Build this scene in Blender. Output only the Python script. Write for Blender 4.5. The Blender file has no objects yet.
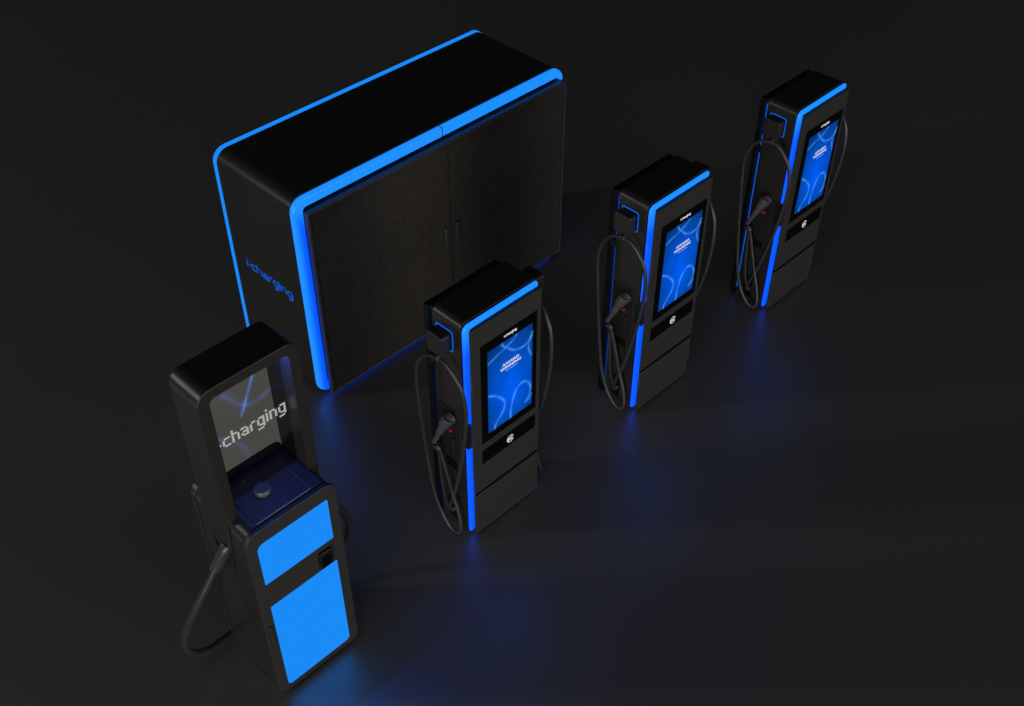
import bpy, bmesh, math, random
from mathutils import Vector, Matrix
random.seed(3)
S = bpy.context.scene
COL = S.collection

# ------------------------------------------------------------------ materials
def new_mat(name):
    m = bpy.data.materials.new(name); m.use_nodes = True
    nt = m.node_tree; nt.nodes.clear()
    out = nt.nodes.new('ShaderNodeOutputMaterial')
    return m, nt, out

def paint(name, col, rough=0.4, spec=0.5, metal=0.0, bump=0.0, bscale=400, rvar=0.06, coat=0.0):
    m, nt, out = new_mat(name)
    b = nt.nodes.new('ShaderNodeBsdfPrincipled')
    b.inputs['Base Color'].default_value = (*col, 1)
    b.inputs['Roughness'].default_value = rough
    b.inputs['Metallic'].default_value = metal
    b.inputs['Specular IOR Level'].default_value = spec
    b.inputs['Coat Weight'].default_value = coat
    b.inputs['Coat Roughness'].default_value = 0.05
    tc = nt.nodes.new('ShaderNodeTexCoord')
    n = nt.nodes.new('ShaderNodeTexNoise'); n.inputs['Scale'].default_value = 6
    n.inputs['Detail'].default_value = 5
    nt.links.new(tc.outputs['Object'], n.inputs['Vector'])
    mr = nt.nodes.new('ShaderNodeMapRange')
    mr.inputs['To Min'].default_value = max(0.02, rough - rvar); mr.inputs['To Max'].default_value = rough + rvar
    nt.links.new(n.outputs['Fac'], mr.inputs['Value']); nt.links.new(mr.outputs['Result'], b.inputs['Roughness'])
    if bump > 0:
        n2 = nt.nodes.new('ShaderNodeTexNoise'); n2.inputs['Scale'].default_value = bscale
        n2.inputs['Detail'].default_value = 2
        nt.links.new(tc.outputs['Object'], n2.inputs['Vector'])
        bp = nt.nodes.new('ShaderNodeBump'); bp.inputs['Strength'].default_value = bump
        bp.inputs['Distance'].default_value = 0.002
        nt.links.new(n2.outputs['Fac'], bp.inputs['Height']); nt.links.new(bp.outputs['Normal'], b.inputs['Normal'])
    nt.links.new(b.outputs[0], out.inputs[0])
    return m

def emit(name, col, strength=1.0):
    m, nt, out = new_mat(name)
    e = nt.nodes.new('ShaderNodeEmission'); e.inputs[0].default_value = (*col, 1); e.inputs[1].default_value = strength
    nt.links.new(e.outputs[0], out.inputs[0]); return m

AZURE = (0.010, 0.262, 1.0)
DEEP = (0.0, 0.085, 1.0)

def lamp_strip(name, z0, z1, edge=False):
    """LED diffuser: azure where the top run is, deeper blue down the legs; glossy acrylic cover"""
    m, nt, out = new_mat(name)
    tc = nt.nodes.new('ShaderNodeTexCoord'); sp = nt.nodes.new('ShaderNodeSeparateXYZ')
    nt.links.new(tc.outputs['Object'], sp.inputs[0])
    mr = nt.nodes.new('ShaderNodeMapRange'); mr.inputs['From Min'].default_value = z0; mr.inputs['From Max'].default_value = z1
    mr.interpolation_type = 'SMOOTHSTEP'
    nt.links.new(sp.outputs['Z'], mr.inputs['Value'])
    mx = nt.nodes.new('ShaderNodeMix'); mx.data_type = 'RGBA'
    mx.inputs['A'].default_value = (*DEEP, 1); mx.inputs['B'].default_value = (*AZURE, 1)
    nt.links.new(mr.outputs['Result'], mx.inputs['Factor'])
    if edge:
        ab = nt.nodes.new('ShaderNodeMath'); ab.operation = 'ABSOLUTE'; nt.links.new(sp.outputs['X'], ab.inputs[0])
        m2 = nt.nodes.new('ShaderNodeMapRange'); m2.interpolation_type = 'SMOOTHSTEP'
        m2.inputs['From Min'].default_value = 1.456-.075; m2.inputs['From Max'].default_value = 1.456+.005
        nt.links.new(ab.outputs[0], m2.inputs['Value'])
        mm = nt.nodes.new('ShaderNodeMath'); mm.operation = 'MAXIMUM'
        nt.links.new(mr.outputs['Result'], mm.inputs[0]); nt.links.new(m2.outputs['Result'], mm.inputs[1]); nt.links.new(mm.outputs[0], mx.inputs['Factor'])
    b = nt.nodes.new('ShaderNodeBsdfPrincipled')
    b.inputs['Base Color'].default_value = (0.005, 0.05, 0.3, 1); b.inputs['Roughness'].default_value = 0.3
    nt.links.new(mx.outputs['Result'], b.inputs['Emission Color']); b.inputs['Emission Strength'].default_value = 1.0
    nt.links.new(b.outputs[0], out.inputs[0]); return m

M = {}
M['body'] = paint('satin_black_paint', (0.016, 0.0155, 0.0135), 0.34, 0.45, bump=0.03)
M['panel'] = paint('black_front_paint', (0.0245, 0.0243, 0.0228), 0.42, 0.4, bump=0.03)
M['trim'] = paint('dark_trim', (0.006, 0.006, 0.0065), 0.35, 0.4)
M['hole'] = paint('recess_black', (0.002, 0.002, 0.002), 0.5, 0.2)
M['glass'] = paint('black_glass', (0.0015, 0.0015, 0.0015), 0.06, 0.5, rvar=0.02)
def smoked():
    m, nt, out = new_mat('smoked_glass')
    t = nt.nodes.new('ShaderNodeBsdfTransparent'); t.inputs[0].default_value = (.71, .70, .685, 1)
    g = nt.nodes.new('ShaderNodeBsdfGlossy'); g.inputs['Roughness'].default_value = 0.08
    mx = nt.nodes.new('ShaderNodeMixShader'); mx.inputs[0].default_value = 0.05; nt.links.new(t.outputs[0], mx.inputs[1]); nt.links.new(g.outputs[0], mx.inputs[2])
    nt.links.new(mx.outputs[0], out.inputs[0]); return m
M['smoke'] = smoked()
M['pane'] = paint('kiosk_black_glass', (0.016, 0.016, 0.0145), 0.16, 0.9, rvar=0.02)
M['rubber'] = paint('cable_rubber', (0.022, 0.022, 0.023), 0.42, 0.5, bump=0.05)
M['plug'] = paint('plug_plastic', (0.052, 0.052, 0.054), 0.42, 0.5, bump=0.05)
M['socket'] = paint('holster_plastic', (0.010, 0.010, 0.010), 0.5, 0.3)
M['boot'] = paint('boot_grey', (0.035, 0.035, 0.035), 0.4, 0.5)
M['knob'] = paint('knob_grey', (0.065, 0.065, 0.068), 0.4, 0.5)
M['lid'] = paint('gloss_lid', (0.030, 0.031, 0.034), 0.38, 0.6, rvar=0.03)
M['seam'] = paint('bright_lid_edge', (0.16, 0.16, 0.155), 0.35)
M['handle'] = paint('handle_metal', (0.04, 0.04, 0.045), 0.35, 0.5)
M['core'] = paint('core_glow_tint', (0.003, 0.003, 0.012), 0.5, 0.1)  # blue in the base colour stands in for strip light inside the panel gap
M['frame'] = paint('frame_ring_light_tint', (0.040, 0.041, 0.062), 0.35)  # bluish base colour paints in the light ring's spill on the door frame
M['red'] = paint('red_button', (0.55, 0.01, 0.03), 0.3)
M['white'] = emit('white_lettering', (0.80, 0.80, 0.80), 1.0)
M['whitedim'] = emit('pixel_lettering', (0.46, 0.46, 0.44), 1.0)
M['blueletter'] = emit('blue_lettering', (0.006, 0.10, 0.62), 1.0)
M['bluepanel'] = emit('blue_light_panel', (0.0105, 0.255, 0.93), 1.0)
M['thinblue'] = emit('thin_blue_light', (0.003, 0.12, 0.80), 1.0)
M['underlight'] = emit('arch_light', (0.003, 0.10, 1.0), 2.2)
M['strip'] = lamp_strip('station_light_strip', 1.78, 2.07)
M['cabstrip'] = lamp_strip('cabinet_light_ring', 1.70, 1.93, True)
M['rearstrip'] = emit('cabinet_rear_light', (0.01, 0.25, 0.95), 1.0)

def mesh_fabric():
    m, nt, out = new_mat('perforated_door_sheet')
    tc = nt.nodes.new('ShaderNodeTexCoord')
    b = nt.nodes.new('ShaderNodeBsdfPrincipled'); b.inputs['Roughness'].default_value = 0.55
    b.inputs['Specular IOR Level'].default_value = 0.3
    v = nt.nodes.new('ShaderNodeTexVoronoi'); v.inputs['Scale'].default_value = 55; v.inputs['Randomness'].default_value = 0.35
    nt.links.new(tc.outputs['Object'], v.inputs['Vector'])
    n = nt.nodes.new('ShaderNodeTexNoise'); n.inputs['Scale'].default_value = 28; n.inputs['Detail'].default_value = 4
    nt.links.new(tc.outputs['Object'], n.inputs['Vector'])
    mx = nt.nodes.new('ShaderNodeMix'); mx.data_type = 'RGBA'
    mx.inputs['A'].default_value = (0.008, 0.007, 0.006, 1); mx.inputs['B'].default_value = (0.034, 0.0295, 0.025, 1)
    ad = nt.nodes.new('ShaderNodeMath'); ad.operation = 'MULTIPLY_ADD'; ad.inputs[1].default_value = 0.9
    nt.links.new(v.outputs['Distance'], ad.inputs[0]); nt.links.new(n.outputs['Fac'], ad.inputs[2])
    sb = nt.nodes.new('ShaderNodeMath'); sb.operation = 'SUBTRACT'; sb.inputs[1].default_value = 0.25; sb.use_clamp = True
    nt.links.new(ad.outputs[0], sb.inputs[0])
    nt.links.new(sb.outputs[0], mx.inputs['Factor']); nt.links.new(mx.outputs['Result'], b.inputs['Base Color'])
    bp = nt.nodes.new('ShaderNodeBump'); bp.inputs['Strength'].default_value = 0.25; bp.inputs['Distance'].default_value = 0.003
    nt.links.new(ad.outputs[0], bp.inputs['Height']); nt.links.new(bp.outputs['Normal'], b.inputs['Normal'])
    nt.links.new(b.outputs[0], out.inputs[0]); return m
M['mesh'] = mesh_fabric()

def display_mat():
    """screen picture: blue radial field"""
    m, nt, out = new_mat('station_display_picture')
    tc = nt.nodes.new('ShaderNodeTexCoord')
    mp = nt.nodes.new('ShaderNodeMapping'); mp.vector_type = 'POINT'
    # object coordinates of the display: centre x=.025, z=1.40
    mp.inputs['Location'].default_value = (-0.035, 0, -1.33); mp.inputs['Scale'].default_value = (1, 0, 1)
    nt.links.new(tc.outputs['Object'], mp.inputs[0])
    mp2 = nt.nodes.new('ShaderNodeMapping'); mp2.inputs['Scale'].default_value = (2.9, 0, 1.75)
    nt.links.new(mp.outputs[0], mp2.inputs[0])
    ln = nt.nodes.new('ShaderNodeVectorMath'); ln.operation = 'LENGTH'
    nt.links.new(mp2.outputs[0], ln.inputs[0])
    cr = nt.nodes.new('ShaderNodeValToRGB')
    e = cr.color_ramp.elements
    e[0].position = 0.0; e[0].color = (0.0, 0.105, 0.88, 1)
    e[1].position = 1.0; e[1].color = (0.002, 0.026, 0.15, 1)
    a = cr.color_ramp.elements.new(0.45); a.color = (0.0, 0.078, 0.56, 1)
    a = cr.color_ramp.elements.new(0.75); a.color = (0.001, 0.055, 0.33, 1)
    nt.links.new(ln.outputs['Value'], cr.inputs[0])
    n = nt.nodes.new('ShaderNodeTexNoise'); n.inputs['Scale'].default_value = 7
    nt.links.new(tc.outputs['Object'], n.inputs['Vector'])
    mr = nt.nodes.new('ShaderNodeMapRange'); mr.inputs['To Min'].default_value = 0.75; mr.inputs['To Max'].default_value = 1.25
    nt.links.new(n.outputs['Fac'], mr.inputs['Value'])
    em = nt.nodes.new('ShaderNodeEmission'); nt.links.new(cr.outputs[0], em.inputs[0]); nt.links.new(mr.outputs[0], em.inputs[1])
    g = nt.nodes.new('ShaderNodeBsdfGlossy'); g.inputs['Roughness'].default_value = 0.1; g.inputs['Color'].default_value = (0.03, 0.03, 0.03, 1)
    ad = nt.nodes.new('ShaderNodeAddShader'); nt.links.new(em.outputs[0], ad.inputs[0]); nt.links.new(g.outputs[0], ad.inputs[1])
    nt.links.new(ad.outputs[0], out.inputs[0]); return m
M['display'] = display_mat()

def glow_mat(name, col, strength):
    m, nt, out = new_mat(name)
    at = nt.nodes.new('ShaderNodeAttribute'); at.attribute_name = 'glow'
    em = nt.nodes.new('ShaderNodeEmission'); em.inputs[0].default_value = (*col, 1)
    mu = nt.nodes.new('ShaderNodeMath'); mu.operation = 'MULTIPLY'; mu.inputs[1].default_value = strength
    nt.links.new(at.outputs['Fac'], mu.inputs[0]); nt.links.new(mu.outputs[0], em.inputs[1])
    tr = nt.nodes.new('ShaderNodeBsdfTransparent')
    ad = nt.nodes.new('ShaderNodeAddShader'); nt.links.new(em.outputs[0], ad.inputs[0]); nt.links.new(tr.outputs[0], ad.inputs[1])
    nt.links.new(ad.outputs[0], out.inputs[0]); return m
M['curves'] = glow_mat('screen_light_curves', (0.10, 0.42, 0.95), 0.8)
M['kcurves'] = glow_mat('kiosk_screen_curves', (0.05, 0.22, 0.85), 1.2)

def grey_screen():
    m, nt, out = new_mat('grey_screen')
    tc = nt.nodes.new('ShaderNodeTexCoord'); n = nt.nodes.new('ShaderNodeTexNoise'); n.inputs['Scale'].default_value = 3
    nt.links.new(tc.outputs['Object'], n.inputs['Vector'])
    mx = nt.nodes.new('ShaderNodeMix'); mx.data_type = 'RGBA'
    mx.inputs['A'].default_value = (0.058, 0.056, 0.054, 1); mx.inputs['B'].default_value = (0.080, 0.077, 0.072, 1)
    nt.links.new(n.outputs['Fac'], mx.inputs['Factor'])
    b = nt.nodes.new('ShaderNodeBsdfPrincipled'); b.inputs['Base Color'].default_value = (0, 0, 0, 1)
    b.inputs['Roughness'].default_value = 0.15; b.inputs['Specular IOR Level'].default_value = 0.2
    nt.links.new(mx.outputs['Result'], b.inputs['Emission Color']); b.inputs['Emission Strength'].default_value = 2.0
    nt.links.new(b.outputs[0], out.inputs[0]); return m
M['greyscreen'] = grey_screen()

def floor_mat():
    m, nt, out = new_mat('dark_studio_floor')
    tc = nt.nodes.new('ShaderNodeTexCoord')
    b = nt.nodes.new('ShaderNodeBsdfPrincipled')
    n = nt.nodes.new('ShaderNodeTexNoise'); n.inputs['Scale'].default_value = 0.7; n.inputs['Detail'].default_value = 6
    nt.links.new(tc.outputs['Object'], n.inputs['Vector'])
    mx = nt.nodes.new('ShaderNodeMix'); mx.data_type = 'RGBA'
    mx.inputs['A'].default_value = (0.074, 0.074, 0.077, 1); mx.inputs['B'].default_value = (0.082, 0.082, 0.084, 1)
    nt.links.new(n.outputs['Fac'], mx.inputs['Factor']); nt.links.new(mx.outputs['Result'], b.inputs['Base Color'])
    b.inputs['Roughness'].default_value = 0.37
    b.inputs['IOR'].default_value = 2.5
    n2 = nt.nodes.new('ShaderNodeTexNoise'); n2.inputs['Scale'].default_value = 260; n2.inputs['Detail'].default_value = 2
    nt.links.new(tc.outputs['Object'], n2.inputs['Vector'])
    bp = nt.nodes.new('ShaderNodeBump'); bp.inputs['Strength'].default_value = 0.05; bp.inputs['Distance'].default_value = 0.003
    nt.links.new(n2.outputs['Fac'], bp.inputs['Height']); nt.links.new(bp.outputs['Normal'], b.inputs['Normal'])
    nt.links.new(b.outputs[0], out.inputs[0]); return m
M['floor'] = floor_mat()

# ------------------------------------------------------------------ helpers
def link(name, bm, mat, parent=None, bevel=0.0, seg=2, angle=35, tri=False):
    me = bpy.data.meshes.new(name)
    bmesh.ops.recalc_face_normals(bm, faces=bm.faces)
    bm.to_mesh(me); bm.free()
    me.polygons.foreach_set('use_smooth', [True]*len(me.polygons))
    me.set_sharp_from_angle(angle=math.radians(angle))
    me.materials.append(M[mat])
    o = bpy.data.objects.new(name, me); COL.objects.link(o)
    if parent is not None: o.parent = parent
    if bevel > 0:
        b = o.modifiers.new('Bevel', 'BEVEL'); b.width = bevel; b.segments = seg; b.limit_method = 'ANGLE'
        b.angle_limit = math.radians(angle); b.harden_normals = True; b.miter_outer = 'MITER_ARC'
    return o

def thing(name, loc, label, cat, group=None):
    o = bpy.data.objects.new(name, None); COL.objects.link(o); o.location = loc
    o.empty_display_size = 0.1
    o['label'] = label; o['category'] = cat
    if group: o['group'] = group
    return o

def box(bm, x0, x1, y0, y1, z0, z1):
    vs = [bm.verts.new((x, y, z)) for x in (x0, x1) for y in (y0, y1) for z in (z0, z1)]
    for f in ((0,1,3,2),(4,6,7,5),(0,4,5,1),(2,3,7,6),(0,2,6,4),(1,5,7,3)):
        bm.faces.new([vs[i] for i in f])

def rrect(x0, x1, z0, z1, r, n=10):
    """rounded rectangle outline in XZ; r = radius or (bl, br, tr, tl)"""
    if not isinstance(r, (tuple, list)): r = (r,)*4
    pts = []
    for (cx, cz, a0, rr) in ((x0, z0, 180, r[0]), (x1, z0, 270, r[1]), (x1, z1, 0, r[2]), (x0, z1, 90, r[3])):
        sx = 1 if cx == x0 else -1; sz = 1 if cz == z0 else -1
        if rr <= 1e-6: pts.append((cx, cz)); continue
        for k in range(n+1):
            a = math.radians(a0 + 90*k/n)
            pts.append((cx + sx*rr + rr*math.cos(a), cz + sz*rr + rr*math.sin(a)))
    return pts

def prism(bm, pts, y0, y1):
    a = [bm.verts.new((x, y0, z)) for x, z in pts]; b = [bm.verts.new((x, y1, z)) for x, z in pts]
    n = len(pts); bm.faces.new(a); bm.faces.new(b[::-1])
    for i in range(n): bm.faces.new((a[i], b[i], b[(i+1) % n], a[(i+1) % n]))

def ring(bm, outer, inner, y0, y1):
    """both outlines need the same number of points"""
    n = len(outer)
    L = [[bm.verts.new((x, y, z)) for x, z in pts] for pts, y in ((outer, y0), (outer, y1), (inner, y1), (inner, y0))]
    for k in range(4):
        A, B = L[k], L[(k+1) % 4]
        for i in range(n): bm.faces.new((A[i], A[(i+1) % n], B[(i+1) % n], B[i]))

def prism_x(bm, pts, x0, x1):
    """outline in YZ extruded along x"""
    a = [bm.verts.new((x0, y, z)) for y, z in pts]; b = [bm.verts.new((x1, y, z)) for y, z in pts]
    n = len(pts); bm.faces.new(a); bm.faces.new(b[::-1])
    for i in range(n): bm.faces.new((a[i], b[i], b[(i+1) % n], a[(i+1) % n]))

def catmull(P, sub=8):
    P = [Vector(p) for p in P]; Q = [P[0]*2-P[1]] + P + [P[-1]*2-P[-2]]; out = []
    for i in range(1, len(Q)-2):
        for k in range(sub):
            t = k/sub; a, b, c, d = Q[i-1], Q[i], Q[i+1], Q[i+2]
            out.append(0.5*((2*b)+(c-a)*t+(2*a-5*b+4*c-d)*t*t+(3*b-a-3*c+d)*t**3))
    out.append(P[-1]); return out

def tube(bm, P, r, n=12, cap=True):
    rs = r if isinstance(r, (list, tuple)) else [r]*len(P)
    t0 = (P[1]-P[0]).normalized()
    u = t0.orthogonal().normalized(); rings = []
    for i, p in enumerate(P):
        t = (P[min(i+1, len(P)-1)]-P[max(i-1, 0)]).normalized()
        u = (u - t*u.dot(t)).normalized(); v = t.cross(u)
        rings.append([bm.verts.new(p + rs[i]*(math.cos(2*math.pi*k/n)*u + math.sin(2*math.pi*k/n)*v)) for k in range(n)])
    for A, B in zip(rings, rings[1:]):
        for k in range(n): bm.faces.new((A[k], A[(k+1) % n], B[(k+1) % n], B[k]))
    if cap: bm.faces.new(rings[0][::-1]); bm.faces.new(rings[-1])

def cyl(bm, c, axis, r, h, n=32, r2=None):
    c = Vector(c); ax = Vector(axis).normalized()
    tube(bm, [c, c+ax*h], [r, r2 if r2 is not None else r], n)

def ribbon(bm, pts, w, place):
    """flat stroke of width w along 2-D pts; place maps (a,b)->3-D"""
    P = [Vector((*p, 0)) for p in pts]; prev = None
    for i, p in enumerate(P):
        a = P[max(i-1, 0)]; b = P[min(i+1, len(P)-1)]
        t = (b-a).normalized(); nn = Vector((-t.y, t.x, 0))
        if 0 < i < len(P)-1:
            t1 = (p-a).normalized(); c = max(0.6, t1.dot(t)); nn = nn/c
        q = (bm.verts.new(place(*(p+nn*w/2).xy)), bm.verts.new(place(*(p-nn*w/2).xy)))
        if prev: bm.faces.new((prev[0], q[0], q[1], prev[1]))
        prev = q

# techno stroke letters: strokes in units of x-height
GL = {
 'i': (0.30, [[(0.1,0),(0.1,1.0)], [(0.1,1.22),(0.1,1.42)]]),
 '-': (0.42, [[(0.06,0.5),(0.32,0.5)]]),
 'c': (1.0, [[(0.85,0.9),(0.35,0.9),(0.15,0.7),(0.1,0.5),(0.15,0.3),(0.35,0.1),(0.85,0.1)]]),
 'h': (1.05, [[(0.1,0),(0.1,1.42)], [(0.1,0.9),(0.6,0.9),(0.82,0.75),(0.85,0.55),(0.85,0)]]),
 'a': (1.05, [[(0.2,0.9),(0.65,0.9),(0.82,0.75),(0.85,0.6),(0.85,0)], [(0.85,0.5),(0.3,0.5),(0.12,0.4),(0.1,0.28),(0.15,0.14),(0.3,0.08),(0.85,0.08)]]),
 'r': (0.72, [[(0.1,0),(0.1,0.6),(0.15,0.78),(0.32,0.9),(0.66,0.9)]]),
 'g': (1.05, [[(0.85,0.08),(0.35,0.08),(0.13,0.25),(0.1,0.5),(0.13,0.75),(0.35,0.9),(0.85,0.9),(0.85,-0.2),(0.7,-0.4),(0.2,-0.4)]]),
 'n': (1.05, [[(0.1,0),(0.1,0.9),(0.6,0.9),(0.82,0.75),(0.85,0.55),(0.85,0)]]),
}
def word_width(txt): return sum(GL[ch][0] for ch in txt)
def stroke_word(bm, txt, xh, w, place, adv=1.0):
    x = 0
    for ch in txt:
        wd, strokes = GL[ch]
        for s in strokes: ribbon(bm, [((x+a)*xh*adv, b*xh) for a, b in s], w, place)
        x += wd
PIX = {
 'i': ['#','.','#','#','#','#','#','.','.'], '-': ['..','..','..','..','##','..','..','..','..'],
 'c': ['....','....','.###','#...','#...','#...','.###','....','....'],
 'h': ['#...','#...','###.','#..#','#..#','#..#','#..#','....','....'],
 'a': ['....','....','###.','...#','.###','#..#','.###','....','....'],
 'r': ['...','...','.##','#..','#..','#..','#..','...','...'],
 'g': ['....','....','.###','#..#','#..#','#..#','.###','...#','###.'],
 'n': ['....','....','###.','#..#','#..#','#..#','#..#','....','....'],
}
def text_mesh(txt, size, name, mat, parent, loc, sx=1.0, bold=0.0, shear=0.0):
    cu = bpy.data.curves.new(name, 'FONT'); cu.body = txt; cu.size = size; cu.align_x = 'CENTER'; cu.offset = bold
    cu.space_character = 1.05; cu.shear = shear; cu.resolution_u = 3
    tmp = bpy.data.objects.new('tmp', cu); COL.objects.link(tmp)
    dg = bpy.context.evaluated_depsgraph_get()
    me = bpy.data.meshes.new_from_object(tmp.evaluated_get(dg))
    bpy.data.objects.remove(tmp)
    me.transform(Matrix.Rotation(math.radians(90), 4, 'X') @ Matrix.Diagonal((sx, 1, 1, 1)))
    me.transform(Matrix.Translation(loc))
    me.materials.clear(); me.materials.append(M[mat]); me.name = name
    o = bpy.data.objects.new(name, me); COL.objects.link(o); o.parent = parent; return o

def glow_lines(name, mat, parent, curves, y, halo=2.6):
    """curves: list of (points(x,z), width, gain); soft-edged ribbons lying on a screen"""
    bm = bmesh.new(); lay = bm.verts.layers.float.new('glow')
    prof = [(-1, 0), (-0.45, 0.13), (-0.2, 0.45), (0, 1), (0.2, 0.45), (0.45, 0.13), (1, 0)]
    for ci, (pts, w, gain) in enumerate(curves):
        P = catmull([(a, 0, b) for a, b in pts], 8); prev = None; yy = y - 0.0006*ci
        for i, p in enumerate(P):
            t = (P[min(i+1, len(P)-1)]-P[max(i-1, 0)]).normalized(); nn = Vector((-t.z, 0, t.x))
            g = gain*(0.75+0.25*math.sin(i*0.35+ci))
            row = []
            for s, k in prof:
                v = bm.verts.new((p.x+nn.x*s*w*halo, yy, p.z+nn.z*s*w*halo)); v[lay] = k*g; row.append(v)
            if prev:
                for k in range(6): bm.faces.new((prev[k], row[k], row[k+1], prev[k+1]))
            prev = row
    return link(name, bm, mat, parent)

def clip_pts(pts, x0, x1, z0, z1):
    return [(min(max(a, x0), x1), min(max(b, z0), z1)) for a, b in pts]

# ------------------------------------------------------------------ floor
bm = bmesh.new()
vs = [bm.verts.new(p) for p in ((-60, -60, 0), (60, -60, 0), (60, 60, 0), (-60, 60, 0))]; bm.faces.new(vs)
fl = link('floor', bm, 'floor'); fl['kind'] = 'structure'

# ------------------------------------------------------------------ power cabinet
W, D, H = 2.912, 1.03, 2.0
cab = thing('power_cabinet', (W/2, 0, 0), 'large black power cabinet with bright blue light edges and two closed mesh doors', 'power cabinet')
hw = W/2; R_ = 0.122
bm = bmesh.new(); prism(bm, rrect(-hw+.004, hw-.004, 0.034, H-.004, R_-.004, 14), 0.045, D-.06); link('body', bm, 'body', cab, 0.002)
bm = bmesh.new(); ring(bm, rrect(-hw, hw, 0.045, H-.004, R_, 14), rrect(-hw+.100, hw-.045, 0.03+.098, H-.094, 0.03, 14), -0.012, 0.045)
link('light_ring', bm, 'cabstrip', cab, 0.024, 4)
bm = bmesh.new(); ring(bm, rrect(-hw, hw, 0.03, H, R_, 14), rrect(-hw+.06, hw-.06, 0.09, H-.06, 0.04, 14), D-.055, D-.012)
link('rear_light_ring', bm, 'rearstrip', cab, 0.006, 2)
bm = bmesh.new(); prism(bm, rrect(-hw+.006, hw-.006, 0.036, H-.006, R_-.006, 14), D-.0118, D); link('back_plate', bm, 'trim', cab, 0.003)
bm = bmesh.new(); box(bm, -hw+.14, hw-.14, .06, D-.06, 0.0, 0.0335); link('plinth', bm, 'hole', cab)
# dark core between ring and doors
bm = bmesh.new(); prism(bm, rrect(-hw+.105, hw-.03, 0.05, 1.88, 0.01, 3), -0.021, 0.0425); link('door_recess', bm, 'hole', cab)
dx0, dx1, dz0, dz1 = .088-hw, 2.897-hw, .036, 1.886
fw = 0.028
bm = bmesh.new(); ring(bm, rrect(dx0, dx1, dz0, dz1, .012, 4), rrect(dx0+fw, dx1-fw, dz0+fw, dz1-fw, .006, 4), -0.066, -0.018)
link('door_frame', bm, 'frame', cab, 0.010, 3)
dm = 1.503-hw
for k, (a, b) in enumerate(((dx0+fw+.004, dm-.004), (dm+.004, dx1-fw-.004))):
    bm = bmesh.new(); box(bm, a, b, -0.058, -0.022, dz0+fw+.004, dz1-fw-.004)
    d = link('door', bm, 'mesh', cab, 0.002)
    hx = (1.425-hw) if k == 0 else (1.552-hw)
    bm = bmesh.new(); prism(bm, rrect(hx-.017, hx+.017, .862, 1.080, .016, 6), -.086, -.0585)
    link('handle', bm, 'handle', d, 0.006, 2)
# hairline joint in the light ring
bm = bmesh.new(); box(bm, dm-.012-.003, dm-.012+.003, -.0135, .03, 1.915, H-.0030); link('joint', bm, 'trim', cab)
# lettering on the left side, read from the rear towards the front
bm = bmesh.new()
xh = 0.062; tw = word_width('i-charging'); adv = 0.63/(tw*xh)
stroke_word(bm, 'i-charging', xh, 0.0135, lambda a, b: (-hw+.0015, 0.795-a, 0.985+b), adv)
link('lettering', bm, 'blueletter', cab)

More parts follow.
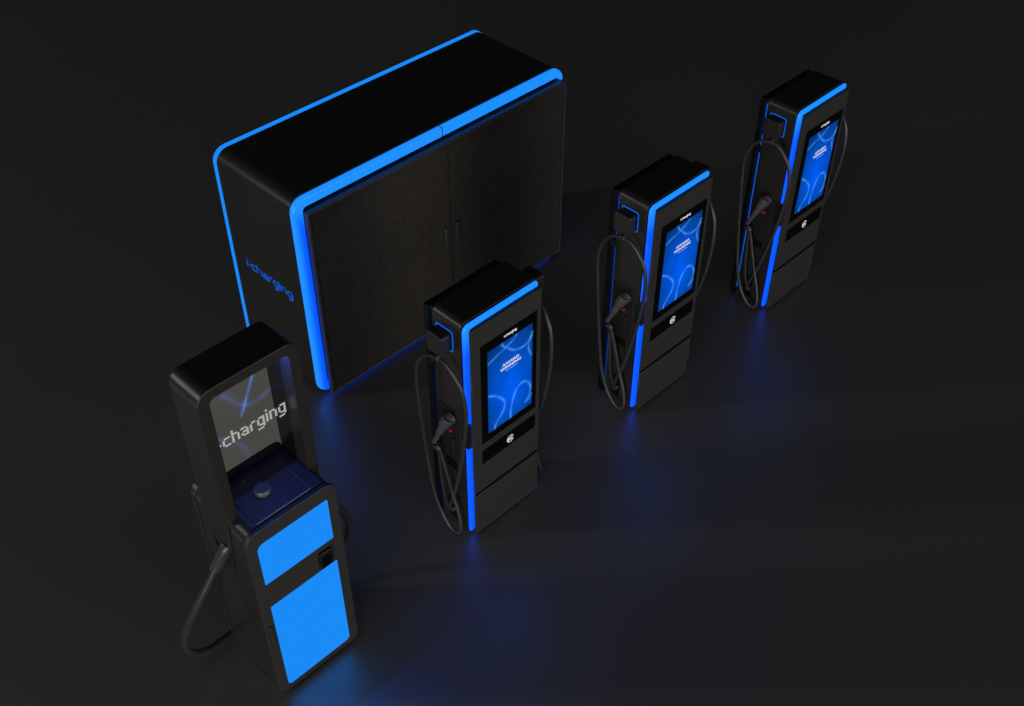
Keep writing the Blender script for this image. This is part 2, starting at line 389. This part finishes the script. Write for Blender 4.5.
# ------------------------------------------------------------------ charging station
GROUP = 'charging stations standing in a row'
def make_station(x, label):
    t = thing('charging_station', (x, -2.0, 0), label, 'charging station', GROUP)
    hw = 0.352; top = 2.076
    def ol(k=0, r=0.055): return rrect(-hw+k, hw-k, 0.035+k, top-k, (0.02, 0.02, r, r), 10)
    # main housing
    bm = bmesh.new(); prism(bm, ol(0), 0.072, 0.340); body = link('body', bm, 'body', t, 0.003)
    bm = bmesh.new(); prism(bm, ol(0.012, .045), 0.060, 0.0715); link('shadow_gap', bm, 'hole', t)
    # back plate with a thin light line round it
    bm = bmesh.new(); prism(bm, rrect(-hw+.026, hw-.026, 0.09, top-.045, .002, 2), 0.3403, 0.3617); link('rear_light_line', bm, 'thinblue', t)
    bm = bmesh.new(); box(bm, -hw+.004, hw-.06, 0.3403, 0.3617, top-.044, top-.004); link('rear_cap', bm, 'trim', t)
    bm = bmesh.new(); prism(bm, rrect(-hw-.010, hw-.055, 0.035, top-.008, (0.01, 0.01, 0.004, .012), 6), 0.362, 0.408); link('back_plate', bm, 'hole', t, 0.003)
    bm = bmesh.new(); box(bm, -hw-.012, -hw+.03, .333, .378, top-.50, top-.45); link('rear_bracket', bm, 'trim', t)
    # light strip loop facing forward
    bm = bmesh.new(); ring(bm, rrect(-hw, hw-.026, 0.048, top-.008, (0.012, .012, .014, .052), 10), rrect(-hw+.068, hw-.068, 0.095, top-.049, (.01, .01, .01, .01), 10), 0.038, 0.060)
    link('light_strip', bm, 'strip', t, 0.005, 2)
    bm = bmesh.new(); box(bm, -.300, .322, 0.021, 0.037, .06, 2.028); link('core', bm, 'core', t)
    bm = bmesh.new(); box(bm, -.30, .30, 0.08, 0.29, 0.0, 0.0345); link('plinth', bm, 'hole', t)
    # front panels
    bm = bmesh.new(); prism(bm, rrect(-.3255, .3255, .478, 2.040, .004, 2), 0.0, 0.0205); link('front_panel', bm, 'panel', t, 0.004, 2)
    bm = bmesh.new(); prism(bm, rrect(-.3255, .3255, .030, .447, .004, 2), 0.0, 0.0205); link('lower_panel', bm, 'panel', t, 0.004, 2)
    bm = bmesh.new(); box(bm, -.300, .285, 0.008, 0.0375, .008, .029); link('glow_shield', bm, 'trim', t)  # added blocker: hides the strip's bottom run, leaving a light leak at right
    # touchscreen
    bm = bmesh.new(); box(bm, -.250, .283, -.0025, .004, .951, 1.868); ts = link('touchscreen', bm, 'glass', t, 0.001, 1)
    x0, x1, z0, z1 = -.187, .238, 1.022, 1.782
    bm = bmesh.new(); box(bm, x0, x1, -.0036, -.002, z0, z1); link('display', bm, 'display', ts)
    def uv(u, v): return (x0+u*(x1-x0), z1-v*(z1-z0))
    C_ = [
     ([(0,.145),(.19,.11),(.37,.085),(.50,.06),(.58,.04),(.65,.005)], .0050, .75),
     ([(.30,.0),(.36,.055),(.45,.105),(.55,.16),(.66,.19),(.80,.205),(.91,.185),(1,.14)], .0050, .85),
     ([(1,.09),(.94,.16),(.91,.23),(.925,.30),(.985,.385)], .0055, .8),
     ([(.50,1.0),(.505,.91),(.53,.82),(.60,.71),(.68,.655),(.78,.64),(.88,.67),(.95,.73),(.965,.79),(.94,.86),(.86,.915),(.86,.925),(.93,.905),(1,.86)], .0055, .9),
     ([(0,.52),(.12,.565),(.24,.625),(.34,.70),(.365,.76),(.33,.83),(.22,.90),(.15,.945),(.13,1.0)], .0055, .85)]
    for q_, (pts, w, g) in enumerate(C_): glow_lines('light_curve', 'curves', ts, [([uv(u, v) for u, v in pts], w, g)], -.0042-.0006*q_, 4.2)
    zc = lambda v: z1-v*(z1-z0)
    text_mesh('AWARD', .032, 'headline', 'white', ts, (.026, -.0085, zc(.282)), 1.30, .0010)
    text_mesh('WINNING', .032, 'headline', 'white', ts, (.026, -.0085, zc(.327)), 1.30, .0010)
    bm = bmesh.new(); xx = -.02
    for wd in (.022, .008, .030, .018, .012):
        box(bm, xx, xx+wd, -.0088, -.0080, zc(.357), zc(.357)+.004); xx += wd+.005
    link('subtitle', bm, 'curves_flat', ts)
    bm = bmesh.new(); tw = word_width('i-charging'); xh = .0135
    stroke_word(bm, 'i-charging', xh, .0048, lambda a, b: (-.032+a, -.0034, 1.818+b), .118/(tw*xh)); link('logo', bm, 'white', ts)
    # card reader strip
    bm = bmesh.new(); box(bm, -.250, .283, -.0025, .004, .748, .882); cr = link('card_reader', bm, 'glass', t, 0.001, 1)
    bm = bmesh.new(); pl = lambda a, b: (.026+a, -.0034, .812+b)
    ribbon(bm, [(.031*math.cos(math.radians(a)), .031*math.sin(math.radians(a))) for a in range(20, 341, 10)], .006, pl)
    for rr in (.012, .020, .028):
        ribbon(bm, [(-.010+rr*math.cos(math.radians(a)), rr*math.sin(math.radians(a))) for a in range(-42, 43, 12)], .0045, pl)
    ribbon(bm, [(-.026, -.012), (-.004, .010)], .012, lambda a, b: (.026+a, -.0038, .812+b))
    ribbon(bm, [(-.022, .010), (-.006, -.008)], .007, lambda a, b: (.026+a, -.0042, .812+b))
    link('contactless_symbol', bm, 'white', cr)
    for s, nm in ((-1, 'left'), (1, 'right')):
        def X(v): return s*v
        # cable box on the side
        bm = bmesh.new(); q = rrect(.146, .300, 1.800, 1.966, .018, 6)
        prism_x(bm, q, s*(hw+.024), s*(hw+(.094 if s < 0 else .155))); cb = link('cable_box', bm, 'body', t, 0.006, 2)
        bm = bmesh.new(); prism_x(bm, rrect(.156, .290, 1.810, 1.956, .012, 4), s*hw, s*(hw+.0235)); link('box_neck', bm, 'hole', cb)
        bm = bmesh.new(); o_ = rrect(.142, .304, 1.797, 1.971, .020, 6); i_ = rrect(.147, .299, 1.802, 1.966, .016, 6)
        n = len(o_); L = [[bm.verts.new((s*xx, y, z)) for y, z in pts] for pts, xx in ((o_, hw+.0005), (o_, hw+.005), (i_, hw+.005), (i_, hw+.0005))]
        for k in range(4):
            for i in range(n): bm.faces.new((L[k][i], L[k][(i+1) % n], L[(k+1) % 4][(i+1) % n], L[(k+1) % 4][i]))
        link('light_line', bm, 'thinblue', cb)
        # holster recess frame, dark slot and cable outlet
        bm = bmesh.new(); o_ = rrect(.130, .330, .640, 1.245, .012, 4); i_ = rrect(.139, .321, .649, 1.236, .008, 4); n = len(o_)
        L = [[bm.verts.new((s*xx, y, z)) for y, z in pts] for pts, xx in ((o_, hw+.0005), (o_, hw+.008), (i_, hw+.008), (i_, hw+.0005))]
        for k in range(4):
            for i in range(n): bm.faces.new((L[k][i], L[k][(i+1) % n], L[(k+1) % 4][(i+1) % n], L[(k+1) % 4][i]))
        hs = link('holster', bm, 'body', t, 0.001, 1)
        bm = bmesh.new(); prism_x(bm, rrect(.1395, .3205, .730, 1.2355, .008, 4), s*(hw+.0006), s*(hw+.002)); link('holster_back', bm, 'socket', hs)
        bm = bmesh.new(); prism_x(bm, rrect(.160, .270, .655, .722, .003, 2), s*(hw+.0006), s*(hw+.003)); link('slot', bm, 'hole', hs)
        bm = bmesh.new(); prism_x(bm, rrect(.160, .185, .80, .97, .010, 4), s*(hw+.002), s*(hw+.016)); link('latch', bm, 'body', hs, .003)
        bm = bmesh.new(); cyl(bm, (s*(hw+.002), .200, 1.030), (s, 0, 0), .014, .012, 20); link('button', bm, 'red' if s < 0 else 'trim', hs, .002)
        bm = bmesh.new(); prism_x(bm, rrect(.185, .270, .075, .300, .006, 3), s*(hw+.0006), s*(hw+.002)); ot = link('cable_outlet', bm, 'hole', t)
        bm = bmesh.new(); cyl(bm, (s*(hw+.0025), .225, .17), (s, 0, 0), .030, .022, 24, .024); link('gland', bm, 'rubber', ot, .002)
        # plug parked in the holster
        bm = bmesh.new()
        tube(bm, [Vector((s*(hw+.003), .182, 1.178)), Vector((s*(hw+.058), .188, 1.166))], [.047, .047], 26)
        plug = link('charging_plug', bm, 'plug', t, .005, 2)
        bm = bmesh.new()
        tube(bm, [Vector((s*(hw+.050), .172, 1.205)), Vector((s*(hw+.070), .205, 1.118))], [.046, .041], 8)
        link('head', bm, 'plug', plug, .008, 2)
        bm = bmesh.new()
        tube(bm, [Vector((s*(hw+.068), .202, 1.13)), Vector((s*(hw+.083), .238, 1.035))], [.033, .028], 10)
        link('shroud', bm, 'plug', plug, .006, 2)
        bm = bmesh.new()
        tube(bm, [Vector((s*(hw+.081), .232, 1.05)), Vector((s*(hw+.090), .292, .905))], [.0195, .0185], 12)
        link('grip', bm, 'plug', plug, .004, 2)
        bm = bmesh.new()
        P = catmull([(s*(hw+.088), .290, .885), (s*(hw+.080), .286, .862), (s*(hw+.066), .268, .835)], 4)
        tube(bm, P, [.025]*len(P), 14); link('cuff', bm, 'rubber', plug, .004)
        # cables
        P1 = [(.375, .225, .17), (.395, .205, .26), (.400, .137, .474), (.402, .072, .751), (.412, .008, 1.066), (.412, -.024, 1.381), (.422, -.004, 1.579), (.432, .048, 1.687), (.442, .119, 1.762), (.452, .193, 1.782)]
        P2 = [(.452, .193, 1.782), (.452, .295, 1.742), (.460, .375, 1.645), (.470, .405, 1.49), (.472, .390, 1.27), (.472, .360, .947), (.472, .328, .658), (.472, .291, .414), (.462, .232, .217), (.452, .156, .105), (.442, .090, .074), (.425, .066, .125), (.412, .094, .246), (.408, .148, .402), (.408, .205, .60), (.412, .250, .76), (.418, .268, .835)]
        for PP in (P1, P2):
            bm = bmesh.new(); tube(bm, [Vector((s*p.x, p.y, p.z)) for p in catmull(PP, 10)], .0135 if PP is P2 else .0145, 14); link('charging_cable', bm, 'rubber', t)
        # second leg of the looped cable hanging below the plug
        bm = bmesh.new(); P3 = [(.418, .280, .850), (.412, .275, .74), (.415, .262, .55), (.412, .245, .38), (.400, .225, .26), (.378, .225, .19)]
        tube(bm, [Vector((s*p.x, p.y, p.z)) for p in catmull(P3, 8)], .0125, 12); link('charging_cable', bm, 'rubber', t)
        # clip holding the loop under the box
        bm = bmesh.new(); c = Vector((s*.452, .193, 1.782))
        for k in (-1, 1): 
            d = Vector((0, .9, -.25)).normalized()
            tube(bm, [c+d*(.014*k-.006), c+d*(.014*k+.006)], .023, 18)
        tube(bm, [c+Vector((0, 0, 0)), c+Vector((-s*.05, 0, .035))], .008, 10)
        link('cable_clip', bm, 'rubber', t, .002)
        # guide that keeps the cable off the light strip
        bm = bmesh.new(); prism(bm, rrect(min(s*(hw+.012), s*(hw-.028)), max(s*(hw+.012), s*(hw-.028)), .965, 1.195, .010, 4), .018, .090); link('cable_guide', bm, 'trim', t, .006, 2)
    return t
M['curves_flat'] = emit('screen_small_type', (0.30, 0.50, 0.90), 1.0)

def kids(o): return [c for c in bpy.data.objects if c.parent is o]
def copy_tree(src, x, label):
    r = src.copy(); COL.objects.link(r); r.location = (x, -2.0, 0); r['label'] = label
    for ch in kids(src):
        c = ch.copy(); COL.objects.link(c); c.parent = r
        for g in kids(ch):
            d = g.copy(); COL.objects.link(d); d.parent = c
    return r
st = make_station(.242, 'charging station with cables standing in front of the big cabinet, nearest to the kiosk')
c2 = copy_tree(st, 2.088, 'middle charging station of the three, standing right of the cabinet')
c3 = copy_tree(st, 3.932, 'farthest and smallest-looking charging station, alone at the right end of the row')

# ------------------------------------------------------------------ kiosk
KX, KY = -1.605, -2.065
k = thing('display_kiosk', (KX, KY, 0), 'black kiosk with tall arched screen frame and two flat blue panels on its front', 'kiosk')
hw = .327; TZ = 1.655
def bo(e=0): return rrect(-hw+e, hw-e, .03+e, TZ-e, (.06, .06, .085, .085), 12)
bm = bmesh.new(); prism(bm, bo(), 0, .032); link('front_cover', bm, 'panel', k, .006, 2)
bm = bmesh.new(); prism(bm, bo(.006), .0325, .0395); link('cover_gap', bm, 'hole', k)
bm = bmesh.new(); prism(bm, rrect(-.312, .312, .03, TZ, (.05, .05, .085, .085), 12), .040, .530); base = link('body', bm, 'body', k)
bm = bmesh.new(); prism(bm, bo(.023), .5305, .5395); link('rear_gap', bm, 'hole', k)
bm = bmesh.new(); prism(bm, rrect(-.314, .314, .03, TZ, (.05, .05, .085, .085), 12), .540, .590); link('rear_cover', bm, 'body', k, .004, 2)
bm = bmesh.new(); box(bm, -.24, .24, .06, .54, 0, .0305); link('plinth', bm, 'hole', k)
# triangular cable recesses cut through each side
cut = bmesh.new()
tri = [(.440, 1.375), (.243, 1.088), (.395, 1.160)]
for s in (-1, 1): prism_x(cut, tri, s*(.312-.055), s*(hw+.05))
me = bpy.data.meshes.new('cutter'); bmesh.ops.recalc_face_normals(cut, faces=cut.faces); cut.to_mesh(me); cut.free()
co = bpy.data.objects.new('cutter', me); COL.objects.link(co); co.location = (KX, KY, 0)
base_mods = base.modifiers.new('Cut', 'BOOLEAN'); base_mods.operation = 'DIFFERENCE'; base_mods.object = co; base_mods.solver = 'EXACT'
bpy.context.view_layer.update()
dg = bpy.context.evaluated_depsgraph_get()
nm = bpy.data.meshes.new_from_object(base.evaluated_get(dg)); base.modifiers.clear(); base.data = nm; nm.set_sharp_from_angle(angle=math.radians(35))
bpy.data.objects.remove(co)
# lid
bm = bmesh.new(); box(bm, -.205, .180, .050, .425, TZ+.0005, TZ+.007); lid = link('lid', bm, 'lid', k, .0015, 1)
bm = bmesh.new(); box(bm, -.250, .262, .042, .050-.004, TZ+.0005, TZ+.003); box(bm, -.244, -.209, .046, .42, TZ+.0005, TZ+.003); box(bm, .184, .262, .046, .42, TZ+.0005, TZ+.003); link('top_sheet', bm, 'lid', k)
bm = bmesh.new(); box(bm, -.205, .183, .0462, .0497, TZ+.0005, TZ+.0078); box(bm, .1803, .1833, .0500, .425, TZ+.0005, TZ+.0078); link('lid_seam', bm, 'seam', k)
bm = bmesh.new(); cyl(bm, (-.034, .222, TZ+.007), (0, 0, 1), .050, .022, 40, .053); cyl(bm, (-.034, .222, TZ+.029), (0, 0, 1), .053, .016, 40, .044); link('button', bm, 'knob', k, .004, 2)
# blue light panels and front fittings
bm = bmesh.new(); prism(bm, rrect(-.262, .252, 1.180, 1.540, (.006, .006, .012, .045), 8), -.003, .002); link('light_panel', bm, 'bluepanel', k)
bm = bmesh.new(); prism(bm, rrect(-.262, .252, .090, .955, (.035, .035, .006, .006), 8), -.003, .002); link('light_panel', bm, 'bluepanel', k)
bm = bmesh.new(); prism(bm, rrect(.122, .218, .985, 1.128, .008, 4), -.022, .001); cr = link('card_reader', bm, 'trim', k, .006, 2)
bm = bmesh.new(); box(bm, .134, .206, -.0232, -.0215, .995, 1.092); link('card_slot', bm, 'glass', cr)
for z in (1.088, 1.018):
    bm = bmesh.new(); cyl(bm, (.006, .001, z), (0, -1, 0), .006, .005, 14); link('screw', bm, 'handle', k)
bm = bmesh.new(); prism(bm, rrect(-.312, -.290, .565, .790, .010, 5), -.014, .001); link('handle', bm, 'panel', k, .003, 2)
# arch: frame round the screen, legs tapering to a point at each side of the base
ax0, ax1 = -.320, .338; az = 2.668; y0, y1 = .179, .452
bm = bmesh.new()
pts_o = rrect(ax0, ax1, 1.60, az, (0, 0, .092, .092), 12); pts_i = rrect(ax0+.074, ax1-.070, 1.60, az-.072, (0, 0, .040, .040), 12)
# open ring (two legs and a top) as a U upside down
oc = pts_o[1:-0 or None]; oc = oc[1-1:]
o2 = [pts_o[1]] + pts_o[2:] + [pts_o[0]]; i2 = [pts_i[1]] + pts_i[2:] + [pts_i[0]]
n = len(o2)
A = [bm.verts.new((x, y0, z)) for x, z in o2]; B = [bm.verts.new((x, y1, z)) for x, z in o2]
Cc = [bm.verts.new((x, y1, z)) for x, z in i2]; Dd = [bm.verts.new((x, y0, z)) for x, z in i2]
for i in range(n-1):
    for P, Q in ((A, B), (B, Cc), (Cc, Dd), (Dd, A)): bm.faces.new((P[i], P[i+1], Q[i+1], Q[i]))
bm.faces.new((A[0], B[0], Cc[0], Dd[0])); bm.faces.new((A[-1], Dd[-1], Cc[-1], B[-1]))
arch = link('arch', bm, 'body', k, .005, 2)
for s in (-1, 1):
    e = ax0 if s < 0 else ax1
    bm = bmesh.new()
    prof = [(y0, 1.5995), (y1, 1.5995), (y1+.004, 1.50), (.262, 1.108), (.248, 1.104), (y0+.004, 1.53)]
    prism_x(bm, prof, e, e - s*.066)
    link('arch_foot', bm, 'body', k, .003, 1)
# light under the arch
bm = bmesh.new(); box(bm, -.19, ax1-.082, .200, .250, az-.0765, az-.0722); link('arch_light', bm, 'underlight', k)
# smoked glass sheet with lettering in front, lit grey screen behind it
bm = bmesh.new(); prism(bm, rrect(ax0+.0745, ax1-.0705, TZ+.0075, az-.0725, (.0, .0, .040, .040), 12), .283, .288); pn = link('glass_sheet', bm, 'smoke', k)
bm = bmesh.new(); prism(bm, rrect(ax0+.0745, ax1-.0705, TZ+.001, az-.0725, (.0, .0, .040, .040), 12), .440, .451); bz = link('screen', bm, 'panel', k, .002)
gp = [(-.245, 1.738)] + [(.200+.066*math.sin(a), 1.672+.066*math.cos(a)) for a in [math.radians(d) for d in range(0, 91, 10)]] + [(.266, 2.56), (-.245, 2.56)]
bm = bmesh.new(); prism(bm, gp, .4385, .4402); link('display', bm, 'greyscreen', bz)
KC = [
 ([(.195, 2.40), (.155, 2.31), (.108, 2.215), (.075, 2.145), (.040, 2.083)], .011, 1.5),
 ([(-.05, 2.33), (-.01, 2.265), (.04, 2.19), (.095, 2.145), (.16, 2.135), (.22, 2.145), (.262, 2.165)], .022, .36),
 ([(-.16, 2.05), (-.08, 1.97), (-.02, 1.91), (.02, 1.84), (.04, 1.75)], .022, .24)]
for q_, c_ in enumerate(KC): glow_lines('light_curve', 'kcurves', bz, [c_], .4378-.0004*q_, 2.4)
bm = bmesh.new()
px = .0137; colx = 0; yy = .2795
word = 'i-charging'; cols = sum(len(PIX[c][0])+1 for c in word); px_x = .0123
xx = -.242
for ch in word:
    rows = PIX[ch]; 
    for r_, row in enumerate(rows):
        for c_, v in enumerate(row):
            if v == '#':
                X0 = xx+c_*px_x; Z0 = 2.103+(6-r_)*px
                box(bm, X0-.0008, X0+px_x+.0008, yy, yy+.001, Z0+.0017, Z0+px-.0017)
    xx += (len(rows[0])+1)*px_x
link('lettering', bm, 'whitedim', pn)
# cables with boots
KP = [(-1.90, -1.775, 1.335), (-1.928, -1.77, 1.307), (-1.988, -1.74, 1.188), (-2.049, -1.72, 1.076), (-2.108, -1.70, .972), (-2.176, -1.67, .832), (-2.235, -1.63, .679), (-2.269, -1.60, .539), (-2.258, -1.57, .385), (-2.204, -1.55, .267), (-2.106, -1.53, .185), (-1.997, -1.505, .144), (-1.905, -1.49, .127)]
for s in (1, -1):
    def tr(p):
        x = p[0]-KX
        return Vector((x if s > 0 else .012 - x, p[1]-KY, p[2]))
    P = [tr(p) for p in catmull(KP, 8)]
    bm = bmesh.new(); tube(bm, P[14:], [.0275-.002*min(1, i/70) for i in range(len(P)-14)], 16); cb = link('charging_cable', bm, 'rubber', k)
    bm = bmesh.new(); tube(bm, P[:19], [.050-.012*i/18 for i in range(19)], 18); link('cable_boot', bm, 'boot', cb, .004, 2)

# ------------------------------------------------------------------ light
w = bpy.data.worlds.new('World'); S.world = w; w.use_nodes = True
w.node_tree.nodes['Background'].inputs[0].default_value = (0.95, 0.96, 1.0, 1)
w.node_tree.nodes['Background'].inputs[1].default_value = 0.010

def softbox(name, loc, target, sx, sy, power, col=(1, 1, 1)):
    l = bpy.data.lights.new(name, 'AREA'); l.shape = 'RECTANGLE'; l.size = sx; l.size_y = sy; l.energy = power; l.color = col
    o = bpy.data.objects.new(name, l); COL.objects.link(o); o.location = loc
    o.rotation_euler = (Vector(target)-Vector(loc)).to_track_quat('-Z', 'Y').to_euler(); return o
softbox('softbox_left', (-36, -22, 2.6), (1.0, -1.5, 1.0), 22, 5.0, 8600, (1, .97, .92))
softbox('softbox_front', (2, -30, 2.6), (1.0, -1.0, 1.0), 22, 4.0, 3200, (1, .97, .92))
softbox('softbox_key', (-12, -9, 34), (1.5, -1.0, 0), 12, 12, 560, (1, .99, .97))
softbox('softbox_edge', (-15, 11, 8.5), (0.5, -0.5, 1.5), 1.3, 6, 420)
al = bpy.data.lights.new('arch_lamp', 'AREA'); al.shape = 'RECTANGLE'; al.size = .26; al.size_y = .04; al.energy = 6.5; al.color = (0.03, 0.12, 1.0)
ao = bpy.data.objects.new('arch_lamp', al); COL.objects.link(ao); ao.location = (KX+.115, KY+.225, az-.082); ao.rotation_euler = (math.radians(-25), 0, 0); al.specular_factor = 0.3

# ------------------------------------------------------------------ camera
cx, cy, cz, yaw, pit, rol, f = -3.7706, -6.0396, 6.861, 0.7876, 0.7403, 0.0014, 1.1523
cd = bpy.data.cameras.new('camera'); cam = bpy.data.objects.new('camera', cd); COL.objects.link(cam); S.camera = cam
fwd = Vector((math.sin(yaw)*math.cos(pit), math.cos(yaw)*math.cos(pit), -math.sin(pit)))
rt = Vector((math.cos(yaw), -math.sin(yaw), 0)); up = rt.cross(fwd)
r2 = rt*math.cos(rol)+up*math.sin(rol); u2 = -rt*math.sin(rol)+up*math.cos(rol)
cam.matrix_world = Matrix((( r2.x, u2.x, -fwd.x, cx), (r2.y, u2.y, -fwd.y, cy), (r2.z, u2.z, -fwd.z, cz), (0, 0, 0, 1)))
cd.sensor_width = 36; cd.lens = 36*f*1000/1024; cd.clip_end = 300
S.view_settings.view_transform = 'Standard'; S.view_settings.look = 'None'; S.view_settings.exposure = 0; S.view_settings.gamma = 1
S.render.resolution_x = 1024; S.render.resolution_y = 706
S.render.engine = 'CYCLES'
S.cycles.use_denoising = True
S.cycles.sample_clamp_indirect = 3.0
